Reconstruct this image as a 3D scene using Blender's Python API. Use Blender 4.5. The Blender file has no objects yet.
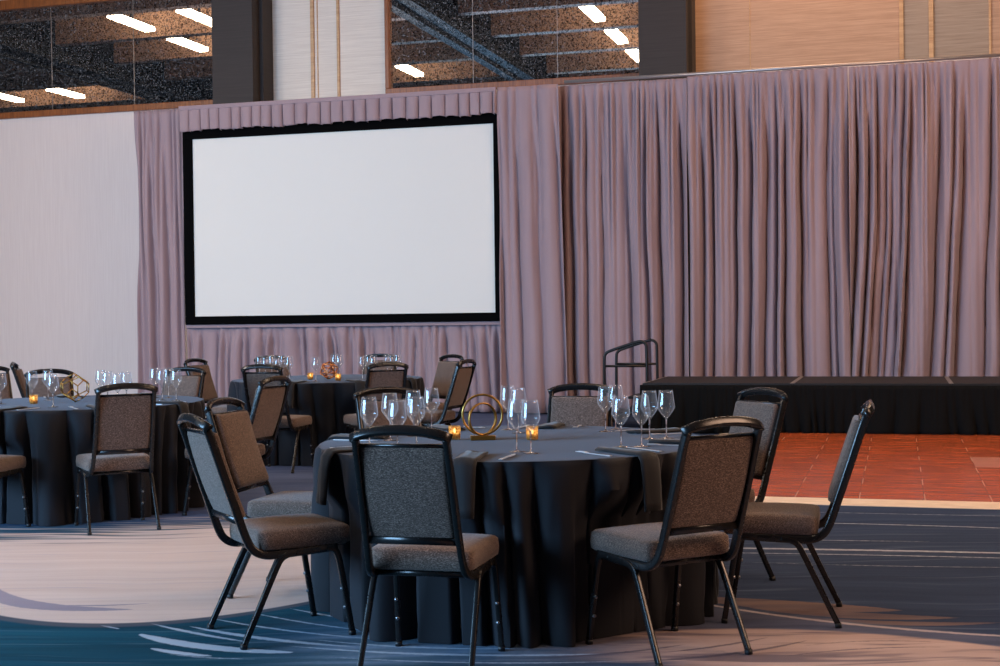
import bpy, bmesh, math, random
from mathutils import Vector, Matrix, noise as mnoise

PI = math.pi
scn = bpy.context.scene
COL = scn.collection

# ------------------------------------------------------------------ frames
YAW = 0.2829                      # the drape wall runs off to the right and towards us
E1 = Vector((math.cos(YAW), -math.sin(YAW), 0))     # along the wall
N1 = Vector((math.sin(YAW), math.cos(YAW), 0))      # into the wall
O1 = Vector((0, 18.87, 0))                          # a point of the drape line


def W(u, n, z=0.0):
    return O1 + E1 * u + N1 * n + Vector((0, 0, z))


# ------------------------------------------------------------------ object helpers
def link(o, parent=None):
    COL.objects.link(o)
    if parent is not None:
        o.parent = parent
    return o


def obj(name, bm, mats, parent=None, smooth=True, autosmooth=None):
    me = bpy.data.meshes.new(name)
    bmesh.ops.recalc_face_normals(bm, faces=bm.faces[:])
    if autosmooth is not None:
        for e in bm.edges:
            if len(e.link_faces) == 2 and e.calc_face_angle(0) > autosmooth:
                e.smooth = False
    for f in bm.faces:
        f.smooth = smooth
    bm.to_mesh(me)
    bm.free()
    if not isinstance(mats, (list, tuple)):
        mats = [mats]
    for m in mats:
        me.materials.append(m)
    return link(bpy.data.objects.new(name, me), parent)


def tag(o, label=None, cat=None, group=None, kind=None):
    if label: o['label'] = label
    if cat: o['category'] = cat
    if group: o['group'] = group
    if kind: o['kind'] = kind
    return o


def thing(name, label, cat, loc=(0, 0, 0), rz=0, group=None):
    o = bpy.data.objects.new(name, None)
    o.empty_display_size = 0.1
    COL.objects.link(o)
    o.location = loc
    o.rotation_euler = (0, 0, rz)
    return tag(o, label, cat, group)


def dup(root, loc, rz, label, group=None):
    r = root.copy()
    COL.objects.link(r)
    r.location = loc
    r.rotation_euler = (0, 0, rz)
    r['label'] = label
    if group: r['group'] = group
    for ch in list(root.children):
        c = ch.copy(); COL.objects.link(c); c.parent = r
        for g in list(ch.children):
            d = g.copy(); COL.objects.link(d); d.parent = c
    return r


# ------------------------------------------------------------------ mesh helpers
def box(bm, c, s, M=None, mi=0, bev=0.0):
    """axis aligned (or M-transformed) box, centre c, full sizes s"""
    r = bmesh.ops.create_cube(bm, size=1.0)
    vs = r['verts']
    for v in vs:
        v.co = Vector((v.co.x * s[0], v.co.y * s[1], v.co.z * s[2]))
    fs = set(f for v in vs for f in v.link_faces)
    if bev > 0:
        es = list(set(e for v in vs for e in v.link_edges))
        rr = bmesh.ops.bevel(bm, geom=es, offset=bev, segments=2, affect='EDGES', profile=0.5)
        vs = list(set(v for v in rr['verts']) | set(v for v in vs if v.is_valid))
        fs = set(f for v in vs for f in v.link_faces)
    for v in vs:
        v.co = v.co + Vector(c)
        if M is not None:
            v.co = M @ v.co
    for f in fs:
        f.material_index = mi


def wallM():
    m = Matrix.Identity(4)
    for i in range(3):
        m[i][0] = E1[i]; m[i][1] = N1[i]; m[i][2] = (0, 0, 1)[i]; m[i][3] = O1[i]
    return m


WM = wallM()


def wbox(bm, u0, u1, n0, n1, z0, z1, mi=0, bev=0.0):
    box(bm, ((u0 + u1) / 2, (n0 + n1) / 2, (z0 + z1) / 2), (u1 - u0, n1 - n0, z1 - z0), WM, mi, bev)


def smooth_path(pts, it=2, closed=False):
    """Chaikin corner cutting"""
    P = [Vector(p) for p in pts]
    for _ in range(it):
        Q = []
        n = len(P)
        if not closed: Q.append(P[0])
        rng = range(n) if closed else range(n - 1)
        for i in rng:
            a, b = P[i], P[(i + 1) % n]
            Q.append(a * .75 + b * .25)
            Q.append(a * .25 + b * .75)
        if not closed: Q.append(P[-1])
        P = Q
    return P


def sweep(bm, pts, w, h, up=(0, 0, 1), seg=8, p=4.0, closed=False, mi=0, taper=None):
    """sweep a superellipse section (w across, h along 'up'-ish) along a polyline; p=2 round, 4+ squarish"""
    P = [Vector(q) for q in pts]
    n = len(P)
    rings = []
    upv = Vector(up)
    for i in range(n):
        if closed:
            t = (P[(i + 1) % n] - P[i - 1])
        else:
            t = P[min(i + 1, n - 1)] - P[max(i - 1, 0)]
        t.normalize()
        side = t.cross(upv)
        if side.length < 1e-4:
            side = t.cross(Vector((1, 0, 0)))
        side.normalize()
        nn = side.cross(t).normalized()
        k = 1.0 if taper is None else taper(i / (n - 1))
        ring = []
        for j in range(seg):
            a = 2 * PI * (j + .5) / seg
            ca, sa = math.cos(a), math.sin(a)
            x = math.copysign(abs(ca) ** (2 / p), ca) * w / 2 * k
            y = math.copysign(abs(sa) ** (2 / p), sa) * h / 2 * k
            ring.append(bm.verts.new(P[i] + side * x + nn * y))
        rings.append(ring)
    m = n if closed else n - 1
    for i in range(m):
        a, b = rings[i], rings[(i + 1) % n]
        for j in range(seg):
            f = bm.faces.new((a[j], a[(j + 1) % seg], b[(j + 1) % seg], b[j]))
            f.material_index = mi
    if not closed:
        bm.faces.new(rings[0][::-1]).material_index = mi
        bm.faces.new(rings[-1]).material_index = mi


def lathe(bm, prof, seg=24, c=(0, 0, 0), mi=0):
    rings = []
    for r, z in prof:
        if r < 1e-6:
            rings.append([bm.verts.new((c[0], c[1], c[2] + z))])
        else:
            rings.append([bm.verts.new((c[0] + r * math.cos(2 * PI * j / seg), c[1] + r * math.sin(2 * PI * j / seg), c[2] + z)) for j in range(seg)])
    for a, b in zip(rings, rings[1:]):
        for j in range(seg):
            k = (j + 1) % seg
            if len(a) == 1 and len(b) == 1: continue
            if len(a) == 1: f = bm.faces.new((a[0], b[j], b[k]))
            elif len(b) == 1: f = bm.faces.new((a[j], a[k], b[0]))
            else: f = bm.faces.new((a[j], a[k], b[k], b[j]))
            f.material_index = mi


def cushion(w, d, tb, tt, bulge_t, bulge_b, n=14, corner=0.04, place=None, squeeze=None):
    """closed rounded pad in local x,y; thickness tb below and tt above the middle plane"""
    bm = bmesh.new()
    us = [math.sin(PI / 2 * (-1 + 2 * i / n)) for i in range(n + 1)]
    def plan(u, v):
        # rounded rectangle plan: pull corners in
        x, y = u * w / 2, v * d / 2
        cx, cy = w / 2 - corner, d / 2 - corner
        ax, ay = abs(x) - cx, abs(y) - cy
        if ax > 0 and ay > 0:
            L = math.hypot(ax, ay)
            m = max(ax, ay)
            s = m / L if L > 0 else 1
            ax, ay = ax * s, ay * s
            x = math.copysign(cx + ax, x); y = math.copysign(cy + ay, y)
        return x, y
    top, bot = {}, {}
    for i, u in enumerate(us):
        for j, v in enumerate(us):
            x, y = plan(u, v)
            e = max(0.0, (1 - abs(u) ** 16) * (1 - abs(v) ** 16)) ** .2
            b = (1 - u * u) * (1 - v * v)
            zt = tt * e + bulge_t * b
            zb = -(tb * e + bulge_b * b)
            p = place or (lambda a, b_, c_: Vector((a, b_, c_)))
            edge = i in (0, n) or j in (0, n)
            top[i, j] = bm.verts.new(p(x, y, 0 if edge else zt))
            bot[i, j] = top[i, j] if edge else bm.verts.new(p(x, y, zb))
    for i in range(n):
        for j in range(n):
            bm.faces.new((top[i, j], top[i + 1, j], top[i + 1, j + 1], top[i, j + 1]))
            q = (bot[i, j], bot[i, j + 1], bot[i + 1, j + 1], bot[i + 1, j])
            if len(set(q)) == 4 and set(q) != {top[i, j], top[i + 1, j], top[i + 1, j + 1], top[i, j + 1]}:
                bm.faces.new(q)
    return bm


# ------------------------------------------------------------------ materials
def srgb(r, g, b):
    def f(c):
        c /= 255
        return c / 12.92 if c <= .04045 else ((c + .055) / 1.055) ** 2.4
    return (f(r), f(g), f(b), 1)


class NT:
    def __init__(self, name):
        self.m = bpy.data.materials.new(name)
        self.m.use_nodes = True
        self.t = self.m.node_tree
        self.b = self.t.nodes['Principled BSDF']
        self.out = self.t.nodes['Material Output']

    def n(self, typ, **kw):
        nd = self.t.nodes.new(typ)
        for k, v in kw.items():
            if k.startswith('i_'):
                key = k[2:]
                key = int(key) if key.isdigit() else key.replace('_', ' ')
                self.set(nd.inputs[key], v)
            else:
                setattr(nd, k, v)
        return nd

    def set(self, inp, v):
        if isinstance(v, bpy.types.NodeSocket):
            self.t.links.new(v, inp)
        else:
            inp.default_value = v

    def P(self, **kw):
        for k, v in kw.items():
            self.set(self.b.inputs[k.replace('_', ' ')], v)

    def math(self, op, a, b=0.0, c=0.0, clamp=False):
        nd = self.n('ShaderNodeMath', operation=op, use_clamp=clamp)
        self.set(nd.inputs[0], a); self.set(nd.inputs[1], b); self.set(nd.inputs[2], c)
        return nd.outputs[0]

    def mix(self, f, a, b, blend='MIX'):
        nd = self.n('ShaderNodeMix', data_type='RGBA', blend_type=blend)
        self.set(nd.inputs[0], f); self.set(nd.inputs[6], a); self.set(nd.inputs[7], b)
        return nd.outputs[2]

    def ramp(self, f, stops, interp='LINEAR'):
        nd = self.n('ShaderNodeValToRGB')
        cr = nd.color_ramp
        cr.interpolation = interp
        while len(cr.elements) < len(stops): cr.elements.new(.5)
        for e, (p, c) in zip(cr.elements, stops):
            e.position = p
            e.color = c if not isinstance(c, (int, float)) else (c, c, c, 1)
        self.set(nd.inputs[0], f)
        return nd.outputs[0]

    def coord(self, kind='Object', scale=(1, 1, 1), rot=(0, 0, 0), loc=(0, 0, 0)):
        tc = self.n('ShaderNodeTexCoord')
        mp = self.n('ShaderNodeMapping')
        mp.inputs['Scale'].default_value = scale
        mp.inputs['Rotation'].default_value = rot
        mp.inputs['Location'].default_value = loc
        self.t.links.new(tc.outputs[kind], mp.inputs['Vector'])
        return mp.outputs[0]

    def noise(self, vec, scale, detail=3, rough=.55, dist=0.0):
        nd = self.n('ShaderNodeTexNoise')
        nd.inputs['Scale'].default_value = scale
        nd.inputs['Detail'].default_value = detail
        nd.inputs['Roughness'].default_value = rough
        nd.inputs['Distortion'].default_value = dist
        self.t.links.new(vec, nd.inputs['Vector'])
        return nd.outputs['Fac']

    def bump(self, h, strength=.2, dist=.01):
        nd = self.n('ShaderNodeBump')
        nd.inputs['Strength'].default_value = strength
        nd.inputs['Distance'].default_value = dist
        self.t.links.new(h, nd.inputs['Height'])
        self.t.links.new(nd.outputs[0], self.b.inputs['Normal'])


def mat_fabric():
    k = NT('chair_fabric')
    a = k.noise(k.coord('Object', scale=(110, 260, 430)), 1, 3, .75)
    b = k.noise(k.coord('Object', scale=(260, 260, 260)), 1, 2, .7)
    f = k.math('ADD', k.math('MULTIPLY', a, .65), k.math('MULTIPLY', b, .35))
    c = k.ramp(f, [(.36, srgb(38, 30, 27)), (.5, srgb(88, 71, 63)), (.64, srgb(156, 134, 122))])
    k.P(Base_Color=c, Roughness=.9, Sheen_Weight=.2, Sheen_Roughness=.5, Specular_IOR_Level=.2)
    k.bump(f, .5, .004)
    return k.m


def mat_metal(name, col, rough, metallic=.6):
    k = NT(name)
    n = k.noise(k.coord('Object'), 14, 3)
    k.P(Base_Color=k.mix(k.math('MULTIPLY', n, .5), col, tuple(c * .6 for c in col[:3]) + (1,)),
        Roughness=k.math('ADD', k.math('MULTIPLY', n, .2), rough - .1), Metallic=metallic)
    return k.m


def mat_cloth(name, col, sheen=.6, rough=.7, scale=500, tint=(1, 1, 1, 1), spec=.3):
    k = NT(name)
    w = k.noise(k.coord('Object'), scale, 2)
    big = k.noise(k.coord('Object'), 2.0, 2)
    c = k.mix(k.math('MULTIPLY', w, .35), col, tuple(x * 1.6 for x in col[:3]) + (1,))
    c = k.mix(k.math('MULTIPLY', big, .25), c, tuple(x * .75 for x in col[:3]) + (1,))
    k.P(Base_Color=c, Roughness=rough, Sheen_Weight=sheen, Sheen_Roughness=.35, Sheen_Tint=tint, Specular_IOR_Level=spec)
    k.bump(w, .12, .002)
    return k.m


def mat_drape():
    k = NT('mauve_drape')
    v = k.coord('Object', scale=(1, 1, .12))
    a = k.noise(v, 9, 4)
    w = k.noise(k.coord('Object'), 160, 2)
    c = k.mix(a, srgb(142, 117, 123), srgb(160, 136, 140))
    c = k.mix(k.math('MULTIPLY', w, .2), c, srgb(190, 172, 176))
    k.P(Base_Color=c, Roughness=.75, Sheen_Weight=.25, Sheen_Roughness=.4)
    return k.m


def mat_wall_white():
    k = NT('pale_wall_fabric')
    v = k.coord('Object', scale=(1, 1, .03))
    a = k.noise(v, 60, 3)
    c = k.mix(a, srgb(212, 197, 193), srgb(229, 217, 212))
    k.P(Base_Color=c, Roughness=.8)
    return k.m


def mat_panel(name, c0, c1):
    k = NT(name)
    v = k.coord('Object', scale=(.35, .35, 14))
    a = k.noise(v, 4.5, 4, .7)
    k.P(Base_Color=k.ramp(a, [(.3, c0), (.7, c1)]), Roughness=.75)
    return k.m


def mat_wood(name, c0, c1, rough=.4, sc=(1, 1, 12)):
    k = NT(name)
    a = k.noise(k.coord('Object', scale=sc), 3, 5, .65, .6)
    k.P(Base_Color=k.ramp(a, [(.3, c0), (.7, c1)]), Roughness=rough)
    return k.m


def mat_plain(name, col, rough=.7, metallic=0.0, vary=.15, scale=8, spec=.4):
    k = NT(name)
    a = k.noise(k.coord('Object'), scale, 3)
    k.P(Base_Color=k.mix(k.math('MULTIPLY', a, vary * 2), col, tuple(c * .6 for c in col[:3]) + (1,)), Roughness=rough, Metallic=metallic, Specular_IOR_Level=spec)
    return k.m


def mat_glass():
    k = NT('clear_glass')
    t = k.t
    lw = k.n('ShaderNodeLayerWeight'); lw.inputs['Blend'].default_value = .35
    fac = k.ramp(lw.outputs['Facing'], [(0, .05), (.5, .11), (.78, .42), (1, 1)])
    tr = k.n('ShaderNodeBsdfTransparent'); tr.inputs['Color'].default_value = (.96, .97, .98, 1)
    gl = k.n('ShaderNodeBsdfGlossy'); gl.inputs['Roughness'].default_value = .07
    gl.inputs['Color'].default_value = (.9, .92, .95, 1)
    tl = k.n('ShaderNodeBsdfTranslucent'); tl.inputs['Color'].default_value = (.92, .95, 1, 1)
    df = k.n('ShaderNodeBsdfDiffuse'); df.inputs['Color'].default_value = (.92, .95, 1, 1)  # white body at grazing angles stands in for light caught by glass edges
    soft = k.n('ShaderNodeMixShader'); soft.inputs[0].default_value = .5
    t.links.new(tl.outputs[0], soft.inputs[1]); t.links.new(df.outputs[0], soft.inputs[2])
    edge = k.n('ShaderNodeMixShader'); edge.inputs[0].default_value = .45
    t.links.new(gl.outputs[0], edge.inputs[1]); t.links.new(soft.outputs[0], edge.inputs[2])
    mx = k.n('ShaderNodeMixShader')
    t.links.new(fac, mx.inputs[0]); t.links.new(tr.outputs[0], mx.inputs[1]); t.links.new(edge.outputs[0], mx.inputs[2])
    t.links.new(mx.outputs[0], k.out.inputs['Surface'])
    return k.m


def mat_mirror():
    """aged, speckled antique mirror"""
    k = NT('speckled_mirror')
    t = k.t
    v = k.coord('Object')
    s1 = k.noise(v, 40, 2, .9)
    s2 = k.noise(v, 17, 3, .8)
    s = k.math('ADD', k.math('MULTIPLY', s1, .7), k.math('MULTIPLY', s2, .3))
    refl = k.ramp(s, [(.42, .08), (.49, .6), (.54, 1.0)])
    gl = k.n('ShaderNodeBsdfGlossy'); gl.inputs['Roughness'].default_value = .0
    t.links.new(refl, gl.inputs['Color'])
    df = k.n('ShaderNodeBsdfDiffuse')
    dc = k.ramp(k.noise(v, 44, 2, .9), [(.50, srgb(2, 3, 5)), (.58, srgb(110, 120, 132)), (.64, srgb(250, 252, 255))])
    t.links.new(dc, df.inputs['Color'])
    mx = k.n('ShaderNodeMixShader'); mx.inputs[0].default_value = .2
    t.links.new(gl.outputs[0], mx.inputs[1]); t.links.new(df.outputs[0], mx.inputs[2])
    t.links.new(mx.outputs[0], k.out.inputs['Surface'])
    return k.m


def mat_emit(name, col, strength):
    k = NT(name)
    n = k.noise(k.coord('Object'), 3, 1)
    k.P(Base_Color=(.8, .8, .8, 1), Emission_Color=k.mix(k.math('MULTIPLY', n, .15), col, (1, 1, 1, 1)), Emission_Strength=strength)
    return k.m


def mat_carpet():
    k = NT('swirl_carpet')
    tc = k.n('ShaderNodeTexCoord')
    sp = k.n('ShaderNodeSeparateXYZ')
    k.t.links.new(tc.outputs['Object'], sp.inputs[0])
    X, Y = sp.outputs[0], sp.outputs[1]
    obj_v = tc.outputs['Object']
    def warp(amount, scale):
        nd = k.n('ShaderNodeTexNoise'); nd.inputs['Scale'].default_value = scale
        nd.inputs['Detail'].default_value = 2
        k.t.links.new(obj_v, nd.inputs['Vector'])
        vm = k.n('ShaderNodeVectorMath', operation='SUBTRACT'); vm.inputs[1].default_value = (.5, .5, .5)
        k.t.links.new(nd.outputs['Color'], vm.inputs[0])
        vs = k.n('ShaderNodeVectorMath', operation='SCALE'); vs.inputs['Scale'].default_value = amount
        k.t.links.new(vm.outputs[0], vs.inputs[0])
        va = k.n('ShaderNodeVectorMath', operation='ADD')
        k.t.links.new(obj_v, va.inputs[0]); k.t.links.new(vs.outputs[0], va.inputs[1])
        return va.outputs[0]
    def mapped(vec, scale, rz):
        mp = k.n('ShaderNodeMapping'); mp.inputs['Scale'].default_value = scale; mp.inputs['Rotation'].default_value = (0, 0, rz)
        k.t.links.new(vec, mp.inputs['Vector'])
        return mp.outputs[0]
    wv = warp(.5, .6)
    # long brush streaks running roughly along the drape wall
    st1 = k.noise(mapped(wv, (.32, 5.2, 1), .16), 1.5, 4, .62)
    st2 = k.noise(mapped(wv, (.5, 13, 1), .2), 1.3, 3, .6)
    sw = k.noise(mapped(warp(.6, .5), (.9, 6.5, 1), -.25), 1.2, 3, .55)
    fine = k.noise(obj_v, 28, 3, .7)

    def smooth(v, lo, hi):
        nd = k.n('ShaderNodeMapRange', interpolation_type='SMOOTHSTEP')
        k.set(nd.inputs[0], v); nd.inputs[1].default_value = lo; nd.inputs[2].default_value = hi
        return nd.outputs[0]

    def stroke(p0, p1, p2, wid, tip=.5, soft=.012):
        """tapered brush stroke through three floor points"""
        ax, ay = p0
        dx, dy = p2[0] - ax, p2[1] - ay
        L = math.hypot(dx, dy); dx /= L; dy /= L
        mx, my = p1[0] - ax, p1[1] - ay
        tm = max(.2, min(.8, (mx * dx + my * dy) / L)); h = (-mx * dy + my * dx) / (4 * tm * (1 - tm))
        X_, Y_ = k.math('SUBTRACT', X, ax), k.math('SUBTRACT', Y, ay)
        tau = k.math('MULTIPLY', k.math('ADD', k.math('MULTIPLY', X_, dx), k.math('MULTIPLY', Y_, dy)), 1 / L)
        d = k.math('SUBTRACT', k.math('MULTIPLY', Y_, dx), k.math('MULTIPLY', X_, dy))
        q = k.math('MULTIPLY', k.math('MULTIPLY', tau, k.math('SUBTRACT', 1.0, tau)), 4.0)
        d = k.math('ABSOLUTE', k.math('SUBTRACT', d, k.math('MULTIPLY', q, h)))
        tp = k.math('POWER', k.math('MAXIMUM', q, 0.0), tip)
        v = k.math('SUBTRACT', k.math('MULTIPLY', tp, wid), d)
        v = k.math('ADD', v, k.math('MULTIPLY', k.math('SUBTRACT', fine, .55), .02))
        v = k.math('MULTIPLY', v, k.math('GREATER_THAN', q, 0.0))
        return k.math('MULTIPLY', v, 1 / soft, clamp=True)

    def strokes(lst):
        tot = None
        for a_ in lst:
            m_ = stroke(*a_)
            tot = m_ if tot is None else k.math('MAXIMUM', tot, m_)
        return tot
    # ground colours: teal on the left, slate on the right
    blend = smooth(X, -.5, .9)
    teal = k.mix(st1, srgb(2, 28, 42), srgb(18, 92, 118))
    slate = k.mix(st1, srgb(28, 40, 62), srgb(64, 80, 110))
    base = k.mix(blend, teal, slate)
    pale = k.mix(blend, srgb(150, 172, 195), srgb(130, 144, 172))
    base = k.mix(k.ramp(st2, [(.58, 0), (.72, .25)]), base, pale)
    # violet grey middle distance between the tables
    mid = k.math('MULTIPLY', smooth(Y, 8.6, 9.6), smooth(X, 1.6, .2))
    base = k.mix(k.math('MULTIPLY', mid, .8), base, k.mix(st1, srgb(52, 74, 118), srgb(112, 118, 156)))
    # pale zone under the front chairs, streaked
    zone = k.math('MULTIPLY', k.math('MULTIPLY', smooth(X, -1.15, -.55), smooth(X, 1.3, .3)), k.math('MULTIPLY', smooth(Y, 5.22, 5.36), smooth(Y, 6.3, 5.8)))
    zc = k.mix(smooth(X, -.2, .5), k.mix(fine, srgb(86, 122, 156), srgb(140, 160, 184)), k.mix(fine, srgb(96, 88, 100), srgb(138, 126, 134)))
    base = k.mix(k.math('MULTIPLY', zone, k.ramp(sw, [(.36, 1), (.55, .35)])), base, zc)
    # pale swept strokes
    sm = strokes([((-1.565, 5.859), (-1.253, 5.629), (-.85, 5.50), .045, .35), ((-1.453, 5.605), (-1.309, 5.514), (-1.168, 5.458), .028, .4), ((-1.366, 5.501), (-1.213, 5.445), (-.98, 5.40), .010),
                  ((-1.786, 6.042), (-1.73, 6.0), (-1.675, 5.959), .014), ((-1.572, 6.07), (-1.352, 5.884), (-1.05, 5.68), .020), ((-1.383, 6.0), (-1.1, 5.80), (-.6, 5.58), .026), ((-1.35, 6.18), (-1.0, 5.93), (-.5, 5.70), .016),
                  ((-1.192, 6.295), (-.953, 6.095), (-.45, 5.80), .014), ((-1.0, 6.35), (-.75, 6.15), (-.3, 5.92), .018), ((-.9, 5.62), (-.2, 5.43), (.45, 5.42), .020), ((-.7, 5.42), (-.1, 5.30), (.5, 5.30), .014), ((-.8, 5.72), (-.3, 5.55), (.1, 5.52), .016)])
    base = k.mix(k.math('MULTIPLY', sm, .85), base, srgb(176, 196, 216))
    # thin bright lines across the slate field
    sm = strokes([((.6, 7.92), (1.96, 7.711), (3.4, 7.40), .030, .25), ((.9, 7.72), (1.92, 7.56), (3.3, 7.25), .016, .3), ((1.4, 7.83), (2.2, 7.66), (3.4, 7.48), .012, .3), ((1.5, 8.82), (2.5, 8.591), (3.6, 8.22), .018, .4), ((1.1, 8.2), (1.9, 8.05), (2.5, 7.95), .014, .4),
                  ((1.3, 7.38), (2.087, 7.2), (3.0, 7.1), .010, .4), ((1.7, 9.3), (2.6, 9.06), (3.8, 8.8), .012, .4)])
    base = k.mix(k.math('MULTIPLY', sm, k.math('ADD', k.math('MULTIPLY', fine, .8), .2)), base, srgb(196, 200, 214))
    # sandy pool on the left
    sand = k.mix(st1, srgb(194, 170, 160), srgb(226, 209, 201))
    sand = k.mix(k.ramp(st2, [(.56, 0), (.7, .5)]), sand, srgb(178, 166, 174))
    low = k.math('ADD', k.math('MULTIPLY', k.math('POWER', k.math('ADD', X, 1.75), 2), .62), 6.07)
    m1 = k.math('MULTIPLY', smooth(k.math('SUBTRACT', Y, low), -.012, .02),
                smooth(k.math('ADD', k.math('ADD', Y, k.math('MULTIPLY', k.math('SUBTRACT', st2, .5), 3.4)), k.math('MULTIPLY', k.math('ABSOLUTE', k.math('ADD', X, 1.6)), .28)), 9.35, 8.75))
    base = k.mix(m1, base, sand)
    rimb = k.math('MULTIPLY', smooth(k.math('SUBTRACT', Y, low), -.09, -.05), smooth(k.math('SUBTRACT', Y, low), .01, -.015))
    base = k.mix(k.math('MULTIPLY', rimb, .6), base, srgb(96, 90, 98))
    sm = strokes([((-2.62, 7.0), (-2.33, 6.56), (-1.72, 6.36), .075, .6), ((-2.2, 6.5), (-1.95, 6.46), (-1.68, 6.50), .02)])
    base = k.mix(k.math('MULTIPLY', sm, .75), base, srgb(124, 122, 146))
    # brown feathers, pale rim and sandy sweep at the bottom right
    sm = strokes([((.85, 6.50), (1.25, 6.29), (1.80, 6.13), .11, .8), ((1.1, 6.25), (1.5, 6.06), (2.0, 5.97), .07, .8), ((1.3, 6.02), (1.7, 5.88), (2.15, 5.87), .045, .8)])
    base = k.mix(k.math('MULTIPLY', sm, k.ramp(st1, [(.3, .4), (.6, .95)])), base, srgb(122, 102, 98))
    edge = k.math('ADD', k.math('MULTIPLY', k.math('POWER', k.math('SUBTRACT', X, .95), 2), .35), Y)
    band = k.math('MULTIPLY', smooth(X, .55, .9), smooth(k.math('ADD', k.math('MULTIPLY', X, .62), Y), 6.95, 6.8))
    base = k.mix(k.math('MULTIPLY', band, .8), base, k.mix(sw, srgb(50, 60, 86), srgb(120, 124, 146)))
    base = k.mix(strokes([((.75, 6.52), (1.38, 5.95), (2.5, 5.52), .024, .3)]), base, srgb(176, 166, 170))
    tan2 = k.mix(st1, srgb(160, 134, 126), srgb(212, 186, 176))
    tan2 = k.mix(k.ramp(sw, [(.52, 0), (.60, .75)]), tan2, srgb(96, 86, 98))
    m2 = k.math('MULTIPLY', smooth(edge, 5.84, 5.79), smooth(k.math('ADD', X, k.math('MULTIPLY', k.math('SUBTRACT', sw, .5), 1.6)), .25, .75))
    base = k.mix(m2, base, tan2)
    sm = strokes([((.45, 5.28), (.848, 5.37), (1.25, 5.60), .022), ((.623, 5.42), (.786, 5.48), (1.1, 5.66), .018), ((1.1, 5.34), (1.419, 5.44), (1.8, 5.45), .014), ((.1, 5.36), (.461, 5.43), (.75, 5.56), .02), ((1.2, 5.50), (1.5, 5.57), (1.8, 5.52), .012)])
    base = k.mix(k.math('MULTIPLY', sm, .7), base, srgb(70, 66, 82))
    pile = k.noise(obj_v, 220, 2)
    base = k.mix(k.math('MULTIPLY', pile, .3), base, (0.02, .02, .025, 1), 'MIX')
    k.P(Base_Color=base, Roughness=1.0, Specular_IOR_Level=.08)
    k.bump(pile, .4, .006)
    return k.m


def mat_parquet():
    k = NT('parquet')
    v = k.coord('Object')
    br = k.n('ShaderNodeTexBrick')
    br.offset = 0.0; br.squash = 1.0
    br.inputs['Scale'].default_value = 1.0
    br.inputs['Brick Width'].default_value = .445
    br.inputs['Row Height'].default_value = .445
    br.inputs['Mortar Size'].default_value = .004
    br.inputs['Color1'].default_value = (1, 1, 1, 1); br.inputs['Color2'].default_value = (.84, .84, .84, 1)
    br.inputs['Mortar'].default_value = (.62, .58, .56, 1)
    k.t.links.new(v, br.inputs['Vector'])
    g = k.noise(k.coord('Object', scale=(.9, 16, 1)), 2.2, 6, .7, .3)
    c = k.ramp(g, [(.30, srgb(120, 52, 26)), (.5, srgb(176, 80, 42)), (.70, srgb(212, 118, 72))])
    c = k.mix(1.0, c, br.outputs['Color'], 'MULTIPLY')
    # pale steel joint keys between the panels
    sx = k.n('ShaderNodeSeparateXYZ'); k.t.links.new(v, sx.inputs[0])
    fx = k.math('FRACT', k.math('DIVIDE', sx.outputs[0], .445))
    fy = k.math('FRACT', k.math('DIVIDE', sx.outputs[1], .89))
    key = k.math('MULTIPLY', k.math('LESS_THAN', fx, .018), k.math('LESS_THAN', fy, .42))
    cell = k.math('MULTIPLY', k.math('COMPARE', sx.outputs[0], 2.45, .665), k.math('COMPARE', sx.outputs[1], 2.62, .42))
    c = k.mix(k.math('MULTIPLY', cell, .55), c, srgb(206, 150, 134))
    c = k.mix(k.math('MULTIPLY', key, .7), c, srgb(205, 170, 150))
    k.P(Base_Color=c, Roughness=k.math('ADD', k.math('MULTIPLY', g, .2), .14), Specular_IOR_Level=.5)
    return k.m


M = {}
M['fabric'] = mat_fabric()
M['frame'] = mat_metal('dark_bronze_frame', srgb(36, 34, 34), .26, .35)
M['foot'] = mat_plain('glide_plastic', srgb(24, 24, 26), .5)
M['bolt'] = mat_metal('steel_bolt', srgb(150, 150, 155), .35, .9)
M['cloth'] = mat_cloth('black_tablecloth', srgb(27, 28, 33), sheen=.12, rough=.72, tint=(.85, .87, 1, 1), spec=.22)
M['napkin'] = mat_cloth('dark_napkin', srgb(26, 26, 29), sheen=.2, rough=.75)
M['skirt'] = mat_cloth('black_stage_skirt', srgb(13, 13, 13), sheen=.0, rough=.9, spec=.1)
M['drape'] = mat_drape()
M['white'] = mat_wall_white()
M['beige'] = mat_panel('beige_wall_panel', srgb(166, 128, 102), srgb(198, 160, 132))
M['greige'] = mat_panel('grey_beige_wall_panel', srgb(140, 120, 104), srgb(172, 152, 134))
M['ivory'] = mat_panel('ivory_wall_panel', srgb(214, 200, 188), srgb(236, 224, 212))
M['dark_panel'] = mat_panel('dark_pillar_cladding', srgb(50, 43, 41), srgb(60, 52, 50))
M['sill'] = mat_wood('brown_wood_frame', srgb(104, 54, 24), srgb(156, 90, 44), .4, (12, 12, 1))
M['batten'] = mat_wood('gold_batten', srgb(176, 132, 92), srgb(208, 168, 126), .45, (1, 1, 8))
M['screen'] = mat_plain('screen_white', srgb(226, 223, 216), .85, 0, .01)
M['black'] = mat_plain('black_velvet_frame', srgb(9, 9, 10), 1.0, 0, .15, 8, .05)
M['pipe'] = mat_metal('drape_pipe_steel', srgb(190, 180, 178), .35, .7)
M['glass'] = mat_glass()
_k = NT('solid_glass')
_k.P(Base_Color=_k.mix(_k.noise(_k.coord(), 5), (.97, .98, 1, 1), (1, 1, 1, 1)), Roughness=.03, IOR=1.45, Transmission_Weight=1.0)
M['glass_solid'] = _k.m
M['mirror'] = mat_mirror()
M['gold'] = mat_metal('brushed_gold', srgb(176, 132, 66), .34, .9)
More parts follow.
